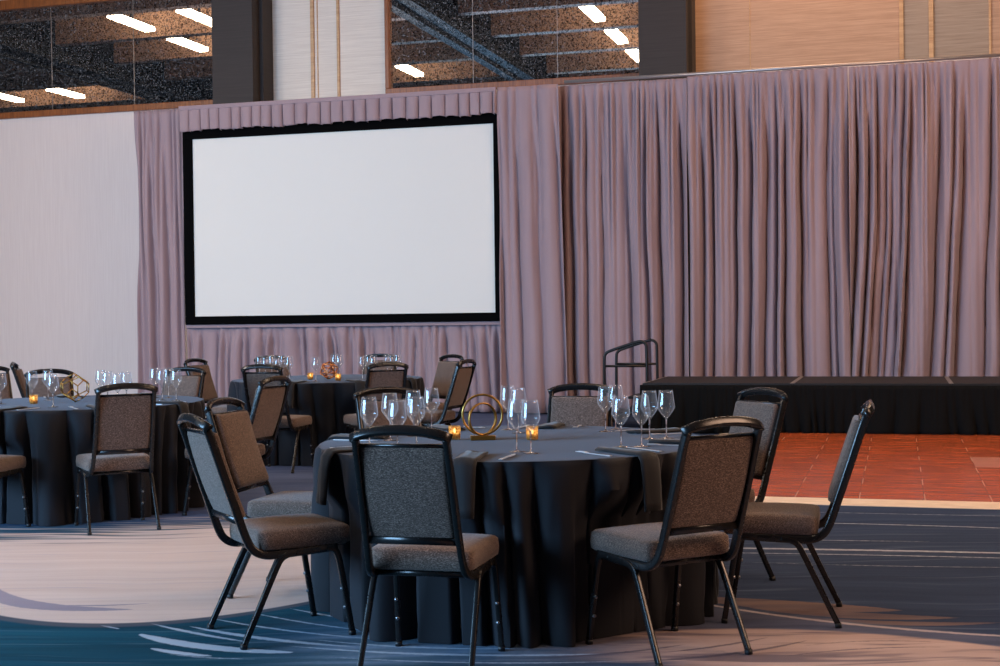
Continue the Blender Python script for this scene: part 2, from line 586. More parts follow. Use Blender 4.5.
M['copper'] = mat_metal('copper_wire', srgb(214, 138, 84), .3, .85)
M['steel'] = mat_metal('cutlery_steel', srgb(225, 225, 228), .3, .6)
M['deck'] = mat_plain('stage_deck_brown_black', srgb(30, 25, 24), .6, 0, .15, 8, .3)
M['deckedge'] = mat_plain('stage_deck_edge', srgb(46, 39, 37), .5)
M['alu'] = mat_metal('aluminium_joint', srgb(150, 142, 138), .4, .6)
M['rail'] = mat_metal('black_rail', srgb(22, 20, 20), .4, .3)
M['parquet'] = mat_parquet()
M['ramp'] = mat_wood('beige_edge_ramp', srgb(196, 172, 148), srgb(226, 206, 184), .5, (2, 14, 1))
M['carpet'] = mat_carpet()
M['ceil'] = mat_plain('brown_ceiling', srgb(150, 120, 100), .8)
M['beam'] = mat_plain('beam_brown', srgb(170, 138, 116), .7)
M['track'] = mat_plain('dark_track', srgb(30, 31, 34), .7, 0, .15, 8, .15)
M['lamp'] = mat_emit('lamp_diffuser', (1, .78, .54, 1), 32)
M['wax'] = mat_plain('candle_wax', srgb(235, 215, 180), .5)
M['flame'] = mat_emit('candle_flame', (1, .72, .36, 1), 22)
M['tabletop'] = mat_wood('plywood', srgb(120, 90, 60), srgb(150, 115, 80), .5, (1, 10, 1))


def mat_votive():
    k = NT('amber_votive_glass')
    t = k.t
    n = k.noise(k.coord('Object'), 90, 2, .7)
    gl = k.n('ShaderNodeBsdfGlossy'); gl.inputs['Roughness'].default_value = .15
    gl.inputs['Color'].default_value = (1, .8, .5, 1)
    tl = k.n('ShaderNodeBsdfTranslucent')
    t.links.new(k.ramp(n, [(.35, srgb(190, 140, 70)), (.65, srgb(255, 232, 180))]), tl.inputs['Color'])
    tr = k.n('ShaderNodeBsdfTransparent'); tr.inputs['Color'].default_value = (1, .88, .68, 1)
    m1 = k.n('ShaderNodeMixShader'); m1.inputs[0].default_value = .55
    m2 = k.n('ShaderNodeMixShader'); m2.inputs[0].default_value = .2
    t.links.new(tr.outputs[0], m1.inputs[1]); t.links.new(tl.outputs[0], m1.inputs[2])
    t.links.new(m1.outputs[0], m2.inputs[1]); t.links.new(gl.outputs[0], m2.inputs[2])
    t.links.new(m2.outputs[0], k.out.inputs['Surface'])
    return k.m


M['votive'] = mat_votive()

# ------------------------------------------------------------------ the setting
MN = 1.2          # mirror / wall face


def structure(name, bm, mats, parent=None, smooth=False, label=None):
    o = obj(name, bm, mats, parent, smooth=smooth)
    if parent is None:
        tag(o, label, None, None, 'structure')
    return o


# floor
bm = bmesh.new()
vs = [bm.verts.new(p) for p in ((-16, -6, 0), (16, -6, 0), (16, 26, 0), (-16, 26, 0))]
bm.faces.new(vs)
structure('floor', bm, M['carpet'], label='blue and sand carpet with sweeping brush strokes')

# back wall: pale lower wall, ivory panel between the mirrors, beige panels on the right
bm = bmesh.new()
wbox(bm, -13, 9.5, MN, MN + .3, 0, 4.70, 0)
wbox(bm, -4.95, -2.07, MN, MN + .3, 4.70, 8.4, 1)
wbox(bm, 1.78, 5.345, MN, MN + .3, 4.70, 8.4, 2)
wbox(bm, 5.345, 6.475, MN, MN + .3, 4.70, 8.4, 3)
wbox(bm, 6.475, 9.5, MN, MN + .3, 4.70, 8.4, 2)
wbox(bm, -13, -4.95, MN, MN + .3, 6.52, 8.4, 0)
wbox(bm, -2.07, 1.78, MN, MN + .3, 6.52, 8.4, 0)
structure('wall_back', bm, [M['white'], M['ivory'], M['beige'], M['greige']], label='pale back wall behind the drapes')

# speckled mirror windows high on the wall
for i, (u0, u1) in enumerate(((-12.0, -4.93), (-2.07, 1.79))):
    bm = bmesh.new()
    wbox(bm, u0, u1, MN - .07, MN + .02, 4.67, 4.77, 0, .008)
    wbox(bm, u0, u1, MN - .07, MN + .02, 6.44, 6.60, 0, .008)
    wbox(bm, u0, u0 + .065, MN - .07, MN + .02, 4.77, 6.44, 0, .008)
    fr = structure('window_%d' % (i + 1), bm, M['sill'], label=('wood framed speckled mirror high above the pale left wall' if i == 0 else 'wood framed speckled mirror above the screen, left of the dark pillar'))
    bm = bmesh.new()
    wbox(bm, u0 + .02, u1, MN + .01, MN + .06, 4.75, 6.46)
    obj('mirror_pane', bm, M['mirror'], fr, smooth=False)
    for s in ((-7.85, -6.35) if i == 0 else (-.71, .57)):
        bm = bmesh.new()
        wbox(bm, s - .003, s + .003, MN + .002, MN + .012, 4.77, 6.44)
        obj('pane_seam', bm, M['alu'], fr, smooth=False)

# dark pillars
bm = bmesh.new()
wbox(bm, -4.66, -3.99, .62, MN, 0, 8.4)
wbox(bm, -3.99, -3.93, .85, MN, 0, 8.4)
structure('wall_pillar', bm, M['dark_panel'], label='dark brown clad pillar left of the ivory wall panel')
bm = bmesh.new()
wbox(bm, 1.86, 2.52, .65, MN, 0, 8.4)
wbox(bm, 2.52, 2.57, .85, MN, 0, 8.4)
structure('wall_pillar', bm, M['dark_panel'], label='dark brown clad pillar between the mirror and the beige wall')

# vertical battens and seams of the upper panels
trims = [(-3.29, -3.235, .03), (-3.19, -3.175, .012), (-2.86, -2.82, .03), (3.32, 3.335, .006), (5.32, 5.375, .03), (5.70, 5.76, .035), (6.46, 6.49, .02), (7.4, 7.43, .02)]
for i, (a, b, d) in enumerate(trims):
    bm = bmesh.new()
    wbox(bm, a, b, MN - d, MN + .01, 4.2, 8.4, 0, .002)
    structure('trim_%d' % (i + 1), bm, M['batten'], label='thin vertical batten on the upper wall')

# ceiling, beams and air wall tracks (seen in the mirrors)
bm = bmesh.new()
wbox(bm, -24, 14, -36, MN + .3, 8.75, 8.9)
structure('ceiling', bm, M['ceil'], label='brown coffered ceiling')
ti = len(trims)
for n_ in (-3.1, -5.7, -8.3, -10.85, -13.4, -16.2, -18.9, -21.6, -24.3):
    bm = bmesh.new()
    wbox(bm, -24, 14, n_ - .14, n_ + .14, 8.0, 8.75, 0, .01)
    ti += 1
    structure('trim_%d' % ti, bm, M['beam'], label='deep brown ceiling beam')
for u_, w_ in ((-14.6, .5), (-4.3, .36)):
    bm = bmesh.new()
    wbox(bm, u_ - w_, u_ + w_, -34, .2, 7.62, 8.75, 0, .01)
    wbox(bm, u_ - .06, u_ + .06, -34, .2, 7.50, 7.62, 0, .01)
    ti += 1
    structure('trim_%d' % ti, bm, M['track'], label='dark air wall track under the ceiling')

lamp0 = None
for (u_, n_) in [(-1.2, -9.4), (-1.2, -12.1), (-1.2, -14.7), (-11.3, -6.95), (-11.3, -9.5), (-9.6, -6.95), (-9.6, -9.5), (-9.6, -12.1), (-7.45, -14.7), (-18.2, -14.7), (-20.3, -14.7), (3.4, -9.4), (6.6, -9.4), (3.4, -14.7), (6.6, -6.95), (9.2, -4.3)]:  # last entries, right of the mirrors' view, are unseen lamps added to light the room
    p = W(u_, n_, 8.12)
    if lamp0 is None:
        lamp0 = thing('ceiling_light', 'long warm white ceiling light, one of a set partly seen in the mirrors', 'light', p, -YAW, 'ceiling lights between the beams')
        bm = bmesh.new()
        box(bm, (0, 0, .35), (.05, .05, .60))
        box(bm, (0, 0, .06), (.06, 1.6, .03), None, 0, .004)
        obj('housing', bm, M['track'], lamp0, smooth=False)
        bm = bmesh.new()
        box(bm, (0, 0, -.04), (.26, 1.6, .10), None, 0, .01)
        obj('diffuser', bm, M['lamp'], lamp0, smooth=False)
    else:
        dup(lamp0, p, -YAW, lamp0['label'])

# ------------------------------------------------------------------ drapes
rnd = random.Random(7)


def fold_profile(u0, u1, lo, hi, seed):
    """list of (u, depth) knots: irregular rounded folds with sharp valleys"""
    r = random.Random(seed)
    k = [u0]
    while k[-1] < u1:
        k.append(k[-1] + r.uniform(lo, hi) * r.choice((.55, .8, 1, 1, 1.3, 1.6)))
    am = [r.choice((r.uniform(.2, .5), r.uniform(.5, 1.0), r.uniform(.7, 1.0))) for _ in k]
    sk = [r.uniform(.3, .7) for _ in k]
    import bisect
    def f(u):
        u = min(max(u, u0), k[-1] - 1e-6)
        i = max(0, min(bisect.bisect_right(k, u) - 1, len(k) - 2))
        t = (u - k[i]) / (k[i + 1] - k[i])
        s = sk[i]
        t = .5 * t / s if t < s else .5 + .5 * (t - s) / (1 - s)
        return am[i] * math.sin(PI * t) ** .7 - .5 - (.35 if i % 3 == 0 else .12) * math.exp(-(min(t, 1 - t) * (k[i + 1] - k[i]) / .022) ** 2)
    return f


def drape(name, label, u0, u1, z0, z1, n, lo_t, hi_t, lo_b, hi_b, amp_t, amp_b, seed, lean=0.0, rod=True, bulge=0.0, res=.014, group=None, wide_b=0.0):
    ft = fold_profile(u0 - 1.5, u1 + 1.5, lo_t, hi_t, seed)
    fb = fold_profile(u0 - 1.5, u1 + 1.5, lo_b, hi_b, seed + 50)
    bm = bmesh.new()
    nu = max(8, int((u1 - u0) / res))
    zs = [z1 - (z1 - z0) * (i / 26) ** 1.25 for i in range(27)]
    if rod: zs = [z1, z1 - .03, z1 - .06, z1 - .075] + [z for z in zs if z < z1 - .09]
    rows = []
    for z in zs:
        t = (z1 - z) / (z1 - z0)
        b = min(1, t / .28); b = b * b * (3 - 2 * b)
        b1 = min(1, t / .75); b1 = .78 * b1 * b1 * (3 - 2 * b1)
        row = []
        for i in range(nu + 1):
            q = i / nu
            u = u0 + (u1 - u0) * q
            wob = .05 * math.sin(2.1 * u + 2.6 * t + seed) * t + .03 * mnoise.noise((u * 1.7, z * .8, seed))
            d = ft(u + .3 * wob) * amp_t * (1 - b1) * (.35 if z > z1 - .08 and rod else min(1, .5 + t * 8)) + fb(u + wob + lean * t * t) * amp_b * b
            d *= 1.0
            uu = u + wide_b * q * t
            row.append(bm.verts.new(W(uu, n - d - bulge * t * t, z)))
        rows.append(row)
    for a, b_ in zip(rows, rows[1:]):
        for i in range(nu):
            bm.faces.new((a[i], a[i + 1], b_[i + 1], b_[i]))
    # fabric thickness
    o = obj(name, bm, M['drape'])
    s = o.modifiers.new('thickness', 'SOLIDIFY'); s.thickness = .004; s.offset = 0
    return tag(o, label, 'drape', group)


# gathered panels on the right
drape('drape', 'mauve gathered drape panel just left of the first seam, behind the stair rails', .84, 2.61, .02, 4.47, .06, .06, .12, .11, .24, .10, .24, 11)
drape('drape', 'mauve gathered drape panel in the middle of the right wall, behind the left stage deck', 2.62, 4.68, .02, 4.48, .0, .06, .12, .10, .22, .10, .25, 23)
drape('drape', 'mauve gathered drape panel at the far right edge, behind the right stage decks', 4.69, 7.2, .02, 4.475, .0, .06, .12, .11, .23, .10, .28, 38, lean=.15)
# flat pleated panels around the screen
drape('drape', 'narrow mauve drape column left of the projection screen', -5.63, -4.83, .02, 4.46, -.02, .1, .17, .10, .18, .09, .16, 51, rod=False)
drape('drape', 'mauve drape column between the projection screen and the gathered panels', .05, .90, .02, 4.46, -.15, .17, .21, .17, .23, .08, .16, 64, rod=False, wide_b=.09)


def pleated(name, label, u0, u1, z0, z1, n, step, depth, seed):
    """box pleated dress kit cloth: flat faces with narrow tucks that open downwards"""
    r = random.Random(seed)
    bm = bmesh.new()
    knots = []
    u = u0
    while u < u1 - .02:
        w = step * r.uniform(.8, 1.2)
        e = min(u + w, u1)
        sl = r.uniform(-.6, .6) * .05
        knots.append((u, e, sl, r.uniform(.5, 1)))
        u = e
    zs = [z1 - (z1 - z0) * i / 14 for i in range(15)]
    rows = []
    for z in zs:
        t = (z1 - z) / (z1 - z0)
        row = []
        for (a, b, sl, am) in knots:
            w = b - a
            for q, dd in ((.0, 1.0), (.025, .9), (.06, .0), (.3, -.22 * am), (.62, -.34 * am), (.9, -.12), (.97, .6)):
                uu = a + w * q + sl * t * (z1 - z0) * .6
                d = dd * depth * min(1, .18 + 1.6 * t) * am - .25 * depth * t * mnoise.noise((uu * 2.3, z * .9, seed))
                zz = z
                if t > .99: zz += .012 * math.sin(9 * a + seed) + .008 * r.uniform(-1, 1)
                row.append(bm.verts.new(W(min(max(uu, u0), u1), n + d, zz)))
        row.append(bm.verts.new(W(u1, n, z)))
        rows.append(row)
    for a, b in zip(rows, rows[1:]):
        for i in range(len(a) - 1):
            bm.faces.new((a[i], a[i + 1], b[i + 1], b[i]))
    o = obj(name, bm, M['drape'], autosmooth=1.2)
    s = o.modifiers.new('thickness', 'SOLIDIFY'); s.thickness = .004; s.offset = 0
    bm = bmesh.new()
    wbox(bm, u0, u1, n - .018, n - .006, z1 - .055, z1 + .005, 0, .004)
    obj('top_hem', bm, M['drape'], o)
    return o


tag(pleated('valance', 'short mauve box pleated valance along the top of the projection screen', -4.775, .045, 4.10, 4.455, -.20, .175, .085, 3), 'short mauve box pleated valance along the top of the projection screen', 'valance')
o_ = drape('screen_skirt', 'mauve pleated skirt hanging below the projection screen', -4.80, .04, .02, 1.28, -.0, .15, .24, .13, .22, .06, .13, 9, rod=False)
bm = bmesh.new()
wbox(bm, -4.80, .04, -.062, -.045, 1.225, 1.285, 0, .004)
obj('top_hem', bm, M['drape'], o_)

# pipe of the gathered drapes
bm = bmesh.new()
sweep(bm, [W(.96, -.02, 4.503), W(7.3, -.02, 4.503)], .045, .045, p=2, seg=10)
tag(obj('drape_pipe', bm, M['pipe']), 'thin pale steel pipe carrying the gathered mauve drapes on the right', 'pipe')
bm = bmesh.new()
sweep(bm, [W(-5.64, .10, 4.44), W(.86, .10, 4.44)], .045, .045, p=2, seg=10)
tag(obj('drape_pipe', bm, M['pipe']), 'steel pipe behind the valance above the projection screen', 'pipe')

# projection screen
t = thing('projection_screen', 'large blank white projection screen in a wide black frame between mauve drapes', 'screen', W(-2.36, -.05, 0), -YAW)
def lbox(bm, u0, u1, n0, n1, z0, z1, bev=0.0, mi=0):
    box(bm, ((u0 + u1) / 2 + 2.36, (n0 + n1) / 2 + .05, (z0 + z1) / 2), (u1 - u0, n1 - n0, z1 - z0), None, mi, bev)
bm = bmesh.new()
lbox(bm, -4.785, .045, -.10, -.02, 3.99, 4.14, .006)
lbox(bm, -4.785, .045, -.10, -.02, 1.275, 1.395, .006)
lbox(bm, -4.785, -4.64, -.10, -.02, 1.395, 3.99, .006)
lbox(bm, -.035, .045, -.10, -.02, 1.395, 3.99, .006)
obj('screen_frame', bm, M['black'], t, smooth=False)
bm = bmesh.new()
lbox(bm, -4.65, -.03, -.06, -.045, 1.385, 4.0)
obj('screen_surface', bm, M['screen'], t, smooth=False)
for u_ in (-4.2, -.6):
    bm = bmesh.new()
    lbox(bm, u_ - .03, u_ + .03, .14, .19, .0, 4.08, .004)
    lbox(bm, u_ - .02, u_ + .02, -.03, .16, 4.03, 4.07, .004)
    obj('screen_leg', bm, M['alu'], t, smooth=False)

# ------------------------------------------------------------------ stage
SN = -2.77            # front face of the stage
SD = 1.62             # deck depth
DW = 1.666
U0 = 2.478
where = ['left end deck beside the stair rails', 'middle deck behind the profile chair', 'right deck running out of frame']
for i in range(3):
    a = U0 + i * DW
    t = thing('stage_deck', 'dark portable stage deck on a black skirted riser, ' + where[i], 'stage', W(a + DW / 2, SN + SD / 2, 0), -YAW, 'stage decks')
    bm = bmesh.new()
    box(bm, (0, 0, .535), (DW - .004, SD, .055), None, 0, .004)
    obj('deck_top', bm, M['deck'], t, smooth=False)
    for s in (-1, 1):
        bm = bmesh.new()
        box(bm, (s * (DW / 2 - .012), 0, .5635), (.022, SD - .01, .003))
        obj('edge_strip', bm, M['alu'], t, smooth=False)
        bm = bmesh.new()
        box(bm, (0, s * (SD / 2 - .006), .564), (DW - .05, .014, .003))
        obj('edge_lip', bm, M['deckedge'], t, smooth=False)
    for sx in (-1, 1):
        for sy in (-1, 1):
            bm = bmesh.new()
            sweep(bm, [(sx * (DW / 2 - .12), sy * (SD / 2 - .14), 0), (sx * (DW / 2 - .12), sy * (SD / 2 - .14), .51)], .045, .045, up=(0, 1, 0), p=2)
            obj('leg', bm, M['alu'], t)


def skirt(name, label, P0, dirv, outv, L, z0, z1, seed, dep=.075):
    f = fold_profile(-.5, L + .5, .05, .11, seed)
    g = fold_profile(-.5, L + .5, .10, .20, seed + 9)
    bm = bmesh.new()
    nu = int(L / .012)
    rows = []
    for zi in range(12):
        t = zi / 11
        z = z1 - (z1 - z0) * t
        row = []
        for i in range(nu + 1):
            u = L * i / nu
            d = (f(u) * (1 - t) * .35 + g(u + .06 * math.sin(3 * u) * t) * t) * dep * min(1, .25 + 1.2 * t) + dep * .45 + .02 * t * dep / .075
            row.append(bm.verts.new(P0 + dirv * u + outv * d + Vector((0, 0, z))))
        rows.append(row)
    for a, b in zip(rows, rows[1:]):
        for i in range(nu):
            bm.faces.new((a[i], a[i + 1], b[i + 1], b[i]))
    o = obj(name, bm, M['skirt'])
    s = o.modifiers.new('thickness', 'SOLIDIFY'); s.thickness = .003; s.offset = 0
    return tag(o, label, 'stage skirt')


skirt('stage_skirt', 'long black gathered skirt along the front of the stage', W(U0 - .02, SN - .01), E1, -N1, 3 * DW + .02, .01, .545, 5)
skirt('stage_skirt', 'black gathered skirt on the left end of the stage by the stair rails', W(U0 - .002, SN - .03), N1, -E1, SD, .01, .545, 17, .018)

# stage stairs with handrails
t = thing('stage_stairs', 'black two step stage stairs with tubular handrails at the left end of the stage', 'stairs', W(2.17, -1.84, 0), -YAW)
for n_ in (-.36, .36):
    bm = bmesh.new()
    sweep(bm, smooth_path([(-.25, n_, .0), (-.25, n_, .83), (-.235, n_, .885), (-.17, n_, .92), (.13, n_, 1.015), (.20, n_, 1.03), (.25, n_, 1.0), (.262, n_, .94), (.262, n_, .0)], 2), .036, .036, up=(0, 1, 0), p=2, seg=10)
    hr = obj('handrail', bm, M['rail'], t)
    bm = bmesh.new()
    sweep(bm, [(-.25, n_, .735), (.262, n_, .735)], .03, .03, up=(0, 1, 0), p=2, seg=8)
    obj('mid_rail', bm, M['rail'], hr)
for i, (x0, z_) in enumerate(((-.23, .19), (.02, .375))):
    bm = bmesh.new()
    box(bm, (x0 + .12, 0, z_ - .015), (.24, .66, .03), None, 0, .004)
    obj('tread', bm, M['deck'], t, smooth=False)
for n_ in (-.33, .33):
    bm = bmesh.new()
    sweep(bm, [(-.24, n_, .05), (.0, n_, .17), (.22, n_, .35)], .03, .06, up=(0, 0, 1), p=5)
    obj('stringer', bm, M['rail'], t)

# ------------------------------------------------------------------ dance floor
t = thing('dance_floor', 'reddish brown parquet dance floor in front of the stage', 'dance floor', W(4.34 - .24, -8.16, 0), -YAW)
DL, DDp = 9.0, 5.35
X0 = -.55
bm = bmesh.new()
box(bm, (X0 + DL / 2, DDp / 2, .011), (DL, DDp, .022), None, 0)
obj('parquet_panel', bm, M['parquet'], t, smooth=False)
bm = bmesh.new()
def ramp_strip(bm, a, b, out):
    a = Vector(a); b = Vector(b); o_ = Vector(out)
    q = [a, b, b + o_, a + o_]
    zz = [.024, .024, .003, .003]
    lo = [bm.verts.new((p.x, p.y, 0)) for p in q]
    hi = [bm.verts.new((p.x, p.y, z)) for p, z in zip(q, zz)]
    bm.faces.new(hi); bm.faces.new(lo[::-1])
    for i in range(4):
        bm.faces.new((lo[i], lo[(i + 1) % 4], hi[(i + 1) % 4], hi[i]))
ramp_strip(bm, (X0, 0, 0), (X0 + DL, 0, 0), (0, -.2, 0))
ramp_strip(bm, (X0, DDp, 0), (X0, -.2, 0), (-.2, 0, 0))
obj('edge_ramp', bm, M['ramp'], t, smooth=False)

# ------------------------------------------------------------------ banquet chair
def build_chair():
    t = thing('banquet_chair', '', 'chair', (0, 0, 0), 0)
    OY = -.24     # rear feet line in local y

    def pt(x, s, z): return Vector((x, s + OY, z))

    PX = .172
    # backrest pad: between s=.012,z=.535 and s=-.108,z=.885
    zlo, zhi = .525, .882
    slo, shi = .030, -.088
    L = math.hypot(zhi - zlo, shi - slo)
    dirv = Vector((0, (shi - slo) / L, (zhi - zlo) / L))
    nrm = Vector((0, dirv.z, -dirv.y))        # towards the front
    cen = Vector((0, (slo + shi) / 2 + OY, (zlo + zhi) / 2))

    def placeb(x, y, z):
        bow = -.010 * (1 - (2 * y / L) ** 2)
        return cen + Vector((x, 0, 0)) + dirv * y + nrm * (z + bow - .012)
    obj('backrest', cushion(.33, L, .014, .030, .012, .004, 14, .012, placeb), M['fabric'], t)
    # seat
    def places(x, y, z):
        w = 1 - .05 * (.5 - y / .44)
        return Vector((x * w, y + .284 + OY, z + .425))
    obj('seat', cushion(.438, .41, .040, .046, .014, .0, 16, .035, places), M['fabric'], t)
    # back frame: posts running on under the seat as side rails, bottom bar
    bm = bmesh.new()
    for s in (-1, 1):
        path = smooth_path([pt(s * .172, -.128, .905), pt(s * .174, -.112, .868), pt(s * .177, -.058, .70), pt(s * .179, -.002, .534), pt(s * .182, .026, .45),
                            pt(s * .187, .052, .395), pt(s * .193, .10, .368), pt(s * .20, .17, .368), pt(s * .203, .42, .38)], 2)
        sweep(bm, path, .024, .034, up=(0, 1, .3), seg=12, p=5)
    sweep(bm, [pt(-.175, .008, .515), pt(.175, .008, .515)], .022, .03, up=(0, 0, 1), seg=8, p=5)
    sweep(bm, [pt(-.17, -.102, .878), pt(.17, -.102, .878)], .018, .016, up=(0, 0, 1), seg=8, p=4)
    obj('back_frame', bm, M['frame'], t)
    # curved handle along the top
    bm = bmesh.new()
    hp = []
    for i in range(15):
        q = -1 + 2 * i / 14
        z = .938 - .022 * q * q - .012 * abs(q) ** 6
        hp.append(pt(q * .188, -.142 + .022 * abs(q) ** 5, z))
    sweep(bm, hp, .028, .036, up=(0, .5, 1), seg=12, p=5)
    obj('top_handle', bm, M['frame'], t)
    # seat rails
    bm = bmesh.new()
    sweep(bm, [pt(-.20, .405, .38), pt(.20, .405, .38)], .022, .026, up=(0, 0, 1), p=5)
    sweep(bm, [pt(-.195, .12, .372), pt(.195, .12, .372)], .022, .022, up=(0, 0, 1), p=5)
    box(bm, (0, .29 + OY, .391), (.40, .38, .014), None, 0, .004)
    obj('seat_frame', bm, M['frame'], t)
    for s in (-1, 1):
        bm = bmesh.new()
        sweep(bm, smooth_path([pt(s * .204, .34, .378), pt(s * .205, .405, .376), pt(s * .207, .428, .34), pt(s * .212, .455, .17), pt(s * .217, .48, .012)], 2), .022, .027, up=(0, 1, 0), seg=12, p=6, taper=lambda q: 1 - .12 * q)
        lg = obj('leg', bm, M['frame'], t)
        bm = bmesh.new()
        sweep(bm, [pt(s * .2172, .4805, .0), pt(s * .217, .48, .02)], .026, .028, up=(0, 1, 0), seg=10, p=4)
        obj('foot_cap', bm, M['foot'], lg)
        for z_, y_ in ((.20, .450), (.12, .4625)):
            bm = bmesh.new()
            sweep(bm, [pt(s * .211, y_ - .018, z_), pt(s * .211, y_ + .012, z_)], .014, .014, up=(0, 0, 1), p=2, seg=10)
            obj('bolt', bm, M['bolt'], lg)
        bm = bmesh.new()
        sweep(bm, smooth_path([pt(s * .205, .235, .372), pt(s * .207, .175, .362), pt(s * .209, .148, .32), pt(s * .213, .07, .155), pt(s * .217, 0, .012)], 2), .022, .027, up=(0, 1, 0), seg=12, p=6, taper=lambda q: 1 - .12 * q)
        lg = obj('leg', bm, M['frame'], t)
        bm = bmesh.new()
        sweep(bm, [pt(s * .2172, -.001, .0), pt(s * .217, .002, .02)], .026, .028, up=(0, 1, 0), seg=10, p=4)
        obj('foot_cap', bm, M['foot'], lg)
    return t


CH = build_chair()
T1, T2, T3 = Vector((.063, 6.41, 0)), Vector((-3.09, 9.93, 0)), Vector((-1.68, 13.28, 0))
G1c, G2c, G3c = 'chairs around the nearest table', 'chairs around the left table', 'chairs around the far table'
CHAIRS = [
    # rear feet midpoint, facing, label, group
    ('A', (-.335, 5.07), (.24, .971), 'grey backed banquet chair with its back turned, nearest the camera, left of centre', G1c),
    ('B', (.775, 5.27), (-.496, .868), 'brown grey backed banquet chair at the front right of the nearest table', G1c),
    ('C', (-1.168, 5.75), (.868, .497), 'banquet chair at the front left of the nearest table, grey back side showing', G1c),
    ('C2', (-1.26, 6.80), (.963, -.27), 'banquet chair with warm brown backrest behind the front left chair of nearest table', G1c),
    ('D', (1.478, 6.02), (-.969, .248), 'banquet chair seen in profile right of the nearest table, against the dance floor', G1c),
    ('E', (1.25, 7.05), (-.883, -.47), 'banquet chair with bluish frame facing us before the black stage', G1c),
    ('F', (.425, 7.66), (-.26, -.965), 'banquet chair behind the nearest table, below the stage rails, only its top showing', G1c),
    ('T', (-.585, 7.56), (.47, -.88), 'dark backed banquet chair behind the left wine glasses of the nearest table', G1c),
    ('H', (-2.40, 8.68), (-.45, .893), 'grey backed banquet chair seen from behind in front of the left table', G2c),
    ('I', (-3.45, 8.58), (.26, .966), 'banquet chair cut off by left picture edge, only its seat and legs showing', G2c),
    ('O', (-1.66, 9.42), (-.92, .39), 'dark brown backed banquet chair at the right end of the left table', G2c),
    ('K', (-3.68, 11.2), (.42, -.907), 'dark blue banquet chair facing us behind three wine glasses of the left table', G2c),
    ('M', (-2.66, 11.25), (-.33, -.944), 'dark banquet chair facing us behind the right end of the left table', G2c),
    ('P', (-2.03, 11.95), (.25, .968), 'black backed banquet chair at the front left of the far table', G3c),
    ('Q', (-1.04, 12.08), (-.42, .907), 'dark brown banquet chair seen from behind at front right of the far table', G3c),
    ('N', (-2.98, 13.85), (.92, -.38), 'brown banquet chair at the left side of the far table, against the drape', G3c),
    ('G1', (-.60, 14.1), (-.76, -.65), 'banquet chair with pale grey backrest at the right of the far table, facing left', G3c),
    ('G2', (-.425, 12.55), (-.914, .405), 'brown backed banquet chair overlapping the pale grey one at the right of the far table', G3c),
    ('R', (-1.32, 14.62), (-.26, -.966), 'banquet chair behind the right wine glasses of the far table, only its crest showing', G3c),
    ('S', (-2.38, 14.5), (.5, -.86), 'banquet chair behind the left wine glasses of the far table, mostly hidden', G3c),
    ('L1', (-4.55, 12.25), (.6, -.8), 'brown banquet chair at the left picture edge behind the left table', None),
    ('L2', (-4.66, 13.5), (.97, .24), 'side on banquet chair at far left, its curved crest above the dark blue chair', None),
]
for i, (k, (x, y), (fx, fy), lab, grp) in enumerate(CHAIRS):
    f = Vector((fx, fy, 0)).normalized()
    loc = Vector((x, y, 0)) + f * .24
    rz = math.atan2(-f.x, f.y)
    if i == 0:
        CH.location = loc; CH.rotation_euler = (0, 0, rz); CH['label'] = lab; CH['group'] = grp
    else:
        o = dup(CH, loc, rz, lab, grp)
        if grp is None and 'group' in o: del o['group']

# ------------------------------------------------------------------ tables and cloths
TR = .915
TZ = .76


def table(c, label):
    t = thing('round_table', label, 'table', c, 0)
    bm = bmesh.new()
    lathe(bm, [(0, .728), (TR - .078, .728), (TR - .07, .733), (TR - .07, .748), (TR - .078, .7525), (0, .7525)], 64)
    obj('tabletop', bm, M['tabletop'], t, autosmooth=.6)
    for k in range(4):
        a = PI / 4 + k * PI / 2
        bm = bmesh.new()
        sweep(bm, [(.5 * math.cos(a), .5 * math.sin(a), 0), (.46 * math.cos(a), .46 * math.sin(a), .725)], .032, .032, up=(0, 1, .01), p=2)
        obj('leg', bm, M['rail'], t)
    return t


